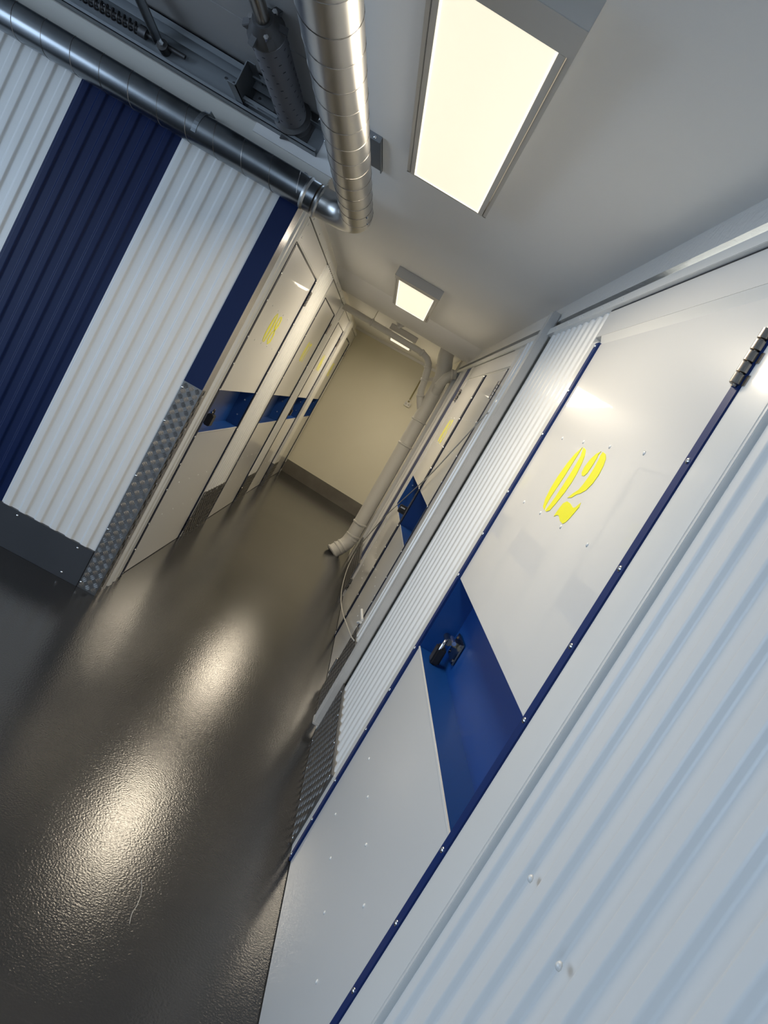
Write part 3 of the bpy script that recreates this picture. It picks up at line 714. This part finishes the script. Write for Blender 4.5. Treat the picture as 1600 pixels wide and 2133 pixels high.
# small pipe across the corridor
hp = dp
hr = .031
MB().tube([(-.90, 7.05, 2.136), (.05, 7.05, 2.128), (.115, 7.05, 2.122), (.165, 7.05, 2.105), (.200, 7.05, 2.070), (.222, 7.05, 2.015), (.238, 7.05, 1.95), (.252, 7.05, 1.89), (.262, 7.05, 1.83), (.280, 7.05, 1.775), (.315, 7.05, 1.71), (.352, 7.05, 1.655)], [hr] * 4 + [hr + .003] * 8, 22).build('pipe_run', M_pvc, hp, smooth=True)
coup((.095, 7.05, 2.125), (1, 0, -.1), hr, .016, .006, 18); coup((.214, 7.05, 2.035), (.35, 0, -1), hr + .002, .014, .006, 18)
coup((.246, 7.05, 1.915), (.25, 0, -1), hr + .002, .014, .006, 18); coup((.285, 7.05, 1.765), (.5, 0, -1), hr + .002, .014, .006, 18)
q = MB(); collar(q, (-.463, 7.05, 2.132), (1, 0, 0), hr, .009, .006, 18); q.tube([(-.463, 7.05, 2.16), (-.463, 7.05, ZC)], .004, 8); q.box(-.475, -.451, 7.035, 7.065, 2.160, 2.172)
q.build('pipe_hanger', M_pvc, hp, smooth=True)
# small branch towards the wall above the main pipe
MB().tube([(.26, 7.10, 1.93), (.35, 7.12, 1.985), (.47, 7.14, 2.03)], .02, 14).build('side_branch', M_pvc, hp, smooth=True)
# ceiling sensor beyond the beam
se = empty('ceiling_sensor', (-.21, 6.9, ZC), 'small pale wedge-shaped sensor on the ceiling before the white pipe', 'sensor')
MB().tube([(-.212, 6.86, ZC), (-.212, 6.86, ZC - .020), (-.212, 6.86, ZC - .060), (-.212, 6.86, ZC - .078)], [.058, .058, .022, .010], 20).build('housing', M_frame, se, smooth=True)

# socket and conduit on the end wall
so = empty('wall_socket', (.30, yend(.30), 1.69), 'white double socket on the cream end wall', 'socket')
x0, x1 = .262, .345
endbox(x0, x1, -.04, 0, 1.655, 1.712).build('back_box', M_socket, so, bevel=.003)
for xx in (.283, .324):
    ot = MB().tube([(xx, yend(xx) - .0405, 1.684), (xx, yend(xx) - .043, 1.684)], .014, 16).build('outlet', M_frame, so, smooth=True)
    for dx in (-.005, .005): MB().tube([(xx + dx, yend(xx) - .043, 1.684), (xx + dx, yend(xx) - .0445, 1.684)], .002, 6).build('pin_hole', M_gap, ot)
co = empty('conduit', (.298, yend(.298), 1.9), 'olive cable conduit from the socket up the end wall', 'conduit')
MB().tube([(.300, yend(.3) - .018, 1.712), (.300, yend(.3) - .018, 2.262)], .0085, 12).build('conduit_run', M_olive, co, smooth=True)
MB().box(.288, .312, yend(.3) - .03, yend(.3) + .004, 1.738, 1.752).build('conduit_clip', M_socket, co)

# loose cable hanging across the far right doors
cab = MB()
kp_ = [(.479, 3.60, 1.73), (.475, 3.73, 1.652), (.473, 3.98, 1.508), (.472, 4.37, 1.298), (.472, 4.85, 1.106), (.472, 5.30, .930), (.472, 5.82, .718), (.470, 6.36, .416), (.468, 6.62, .20), (.465, 6.50, .075), (.463, 6.20, .034), (.462, 5.78, .030), (.463, 5.30, .069), (.466, 4.75, .15), (.466, 4.19, .258), (.462, 3.70, .360), (.458, 3.46, .420)]
def catmull(P, n=8):
    P = [Vector(p) for p in P]; out = []
    for i in range(len(P) - 1):
        a, b, c, d = P[max(i - 1, 0)], P[i], P[i + 1], P[min(i + 2, len(P) - 1)]
        for k in range(n):
            t = k / n
            out.append(.5 * ((2 * b) + (-a + c) * t + (2 * a - 5 * b + 4 * c - d) * t * t + (-a + 3 * b - 3 * c + d) * t ** 3))
    out.append(P[-1]); return out
cab.tube(catmull(kp_), .0038, 8)
tag(cab.build('cable', M_cable, smooth=True), 'pale loose cable sagging across the doors beyond the post', 'cable')
tie = empty('cable_clip', (.47, 3.75, .46), 'white plastic clip on the jamb beyond the post near the floor', 'clip')
MB().tube([(.474, 3.72, .46), (.462, 3.86, .47)], .008, 10).build('clip_body', M_socket, tie, smooth=True)
MB().tube([(.474, 3.72, .445), (.466, 3.76, .425)], .008, 10).build('clip_foot', M_socket, tie, smooth=True)

# ------------------------------------------------------------------ padlocks
def shackle(mb, c, w, h, r, axis):
    c = Vector(c); ax_ = Vector(axis)
    pts = [c - ax_ * w, c - ax_ * w + Vector((0, 0, h * .55))]
    for k in range(1, 8):
        a = PI * k / 8; pts.append(c - ax_ * w * math.cos(a) + Vector((0, 0, h * .55 + w * math.sin(a))))
    pts += [c + ax_ * w + Vector((0, 0, h * .55)), c + ax_ * w]
    mb.tube(pts, r, 10)
M_dchrome = mat('smoked_chrome', (.30, .27, .22), .16, metal=1.0)
# hasp and padlock on door 02
hs = empty('hasp', (.57, 2.13, .97), 'chrome hasp plate inside the blue recess of door 02', 'hasp')
MB().box(.5705, .576, 2.085, 2.205, .925, 1.000).build('base_plate', M_dchrome, hs, bevel=.002)
MB().tube([(.548, 2.165, .965), (.548, 2.225, .965)], .012, 16).box(.548, .572, 2.175, 2.215, .957, .973).build('barrel', M_dchrome, hs, smooth=True)
MB().tube([(.548, 2.10, .985), (.548, 2.16, .985)], .007, 12).build('pin', M_chrome, hs, smooth=True)
for y, z in ((2.10, .937), (2.19, .937), (2.10, .988), (2.19, .988)): MB().tube([(.571, y, z), (.567, y, z)], .005, 8).build('screw', M_chrome, hs, smooth=True)
lk = empty('padlock', (.535, 2.15, .91), 'black padlock hanging on the chrome hasp in the recess of door 02', 'padlock', group='padlocks on the doors')
bm2 = MB(); bm2.box(.520, .550, 2.130, 2.180, .8865, .948)
bm2.build('case', M_black, lk, bevel=.006)
s2 = MB(); shackle(s2, (.534, 2.152, .938), .017, .03, .0042, (0.35, .93, 0)); s2.build('shackle', M_chrome, lk, smooth=True)

def lock_left(y, z, label, cx=-.800):
    t = empty('padlock', (cx, y, z), label, 'padlock', group='padlocks on the doors')
    MB().box(cx - .018, cx + .018, y - .036, y + .036, z - .052, z + .018).build('case', M_black, t, bevel=.005)
    MB().box(cx + .002, cx + .010, y + .036, y + .040, z - .04, z + .008).build('side_plate', M_lockb, t, bevel=.002)
    s_ = MB(); shackle(s_, (cx, y, z + .01), .018, .035, .004, (0, 1, 0)); s_.build('shackle', M_lockb, t, smooth=True)
    MB().tube([(cx + .0, y - .05, z + .03), (cx + .0, y - .03, z + .03)], .006, 10).build('staple', M_chrome, t, smooth=True)
lock_left(4.085, .968, 'black padlock at the near end of the recess of door 08')
lock_left(7.66, .975, 'small black padlock in the recess of the third left door')
cl_ = empty('combination_padlock', (.492, 4.95, .945), 'dark combination padlock with white dials beyond the post', 'padlock', group='padlocks on the doors')
MB().box(.462, .526, 4.995, 5.022, .912, .972).build('case', M_lockb, cl_, bevel=.005)
MB().box(.526, .572, 5.000, 5.016, .925, .931).box(.526, .572, 5.000, 5.016, .955, .961).box(.566, .572, 5.000, 5.016, .931, .955).build('shackle', M_chrome, cl_, bevel=.002)
dw = MB().box(.468, .505, 4.993, 4.996, .946, .962).build('dial_window', M_black, cl_, bevel=.001)
for k in range(4): MB().box(.4705 + k * .0085, .477 + k * .0085, 4.991, 4.9935, .949, .959).build('dial', M_digit, dw)
MB().box(.468, .505, 4.993, 4.996, .920, .932).build('release_bar', M_black, cl_, bevel=.001)

# hair on the floor
hair = MB().tube(catmull([(.068, 1.868, .0012), (.078, 1.845, .0012), (.086, 1.815, .0012), (.088, 1.775, .0012), (.086, 1.742, .0012), (.092, 1.709, .0012)]), .0007, 5)
tag(hair.build('thread', mat('pale_thread', (.55, .52, .47), .6)), 'thin pale thread lying on the dark floor', 'thread')

# portal for the daylight openings (guides sampling, gives no light of its own)
def portal(loc, rot, sx_, sy_):
    L = bpy.data.lights.new('portal', 'AREA'); L.shape = 'RECTANGLE'; L.size = sx_; L.size_y = sy_
    L.cycles.is_portal = True
    o = bpy.data.objects.new('portal', L); C.objects.link(o); o.location = loc; o.rotation_euler = rot
portal((-4.5, .2, 1.06), (0, -PI / 2, 0), 2.1, 4.8)
portal((-1.45, -3.25, 1.0), (PI / 2, 0, 0), .9, 2.0)
# lamp inside the storage unit behind door 02: its light escapes over the partition
L = bpy.data.lights.new('unit_lamp_light', 'AREA'); L.shape = 'RECTANGLE'; L.size = .10; L.size_y = 1.3; L.energy = 14; L.color = (.92, .97, 1)
o = bpy.data.objects.new('unit_lamp_light', L); C.objects.link(o); o.location = (.67, 1.25, 1.55); o.rotation_euler = (0, PI, 0)
MB().box(.53, .90, 2.02, 2.035, 1.16, 2.192).box(.60, .90, 2.02, 2.035, 0, 1.16).build('partition', M_paint, wr)
MB().box(1.5, 1.6, -3.2, 10.9, 0, 2.4).build('wall_outer', M_paint)['kind'] = 'structure'
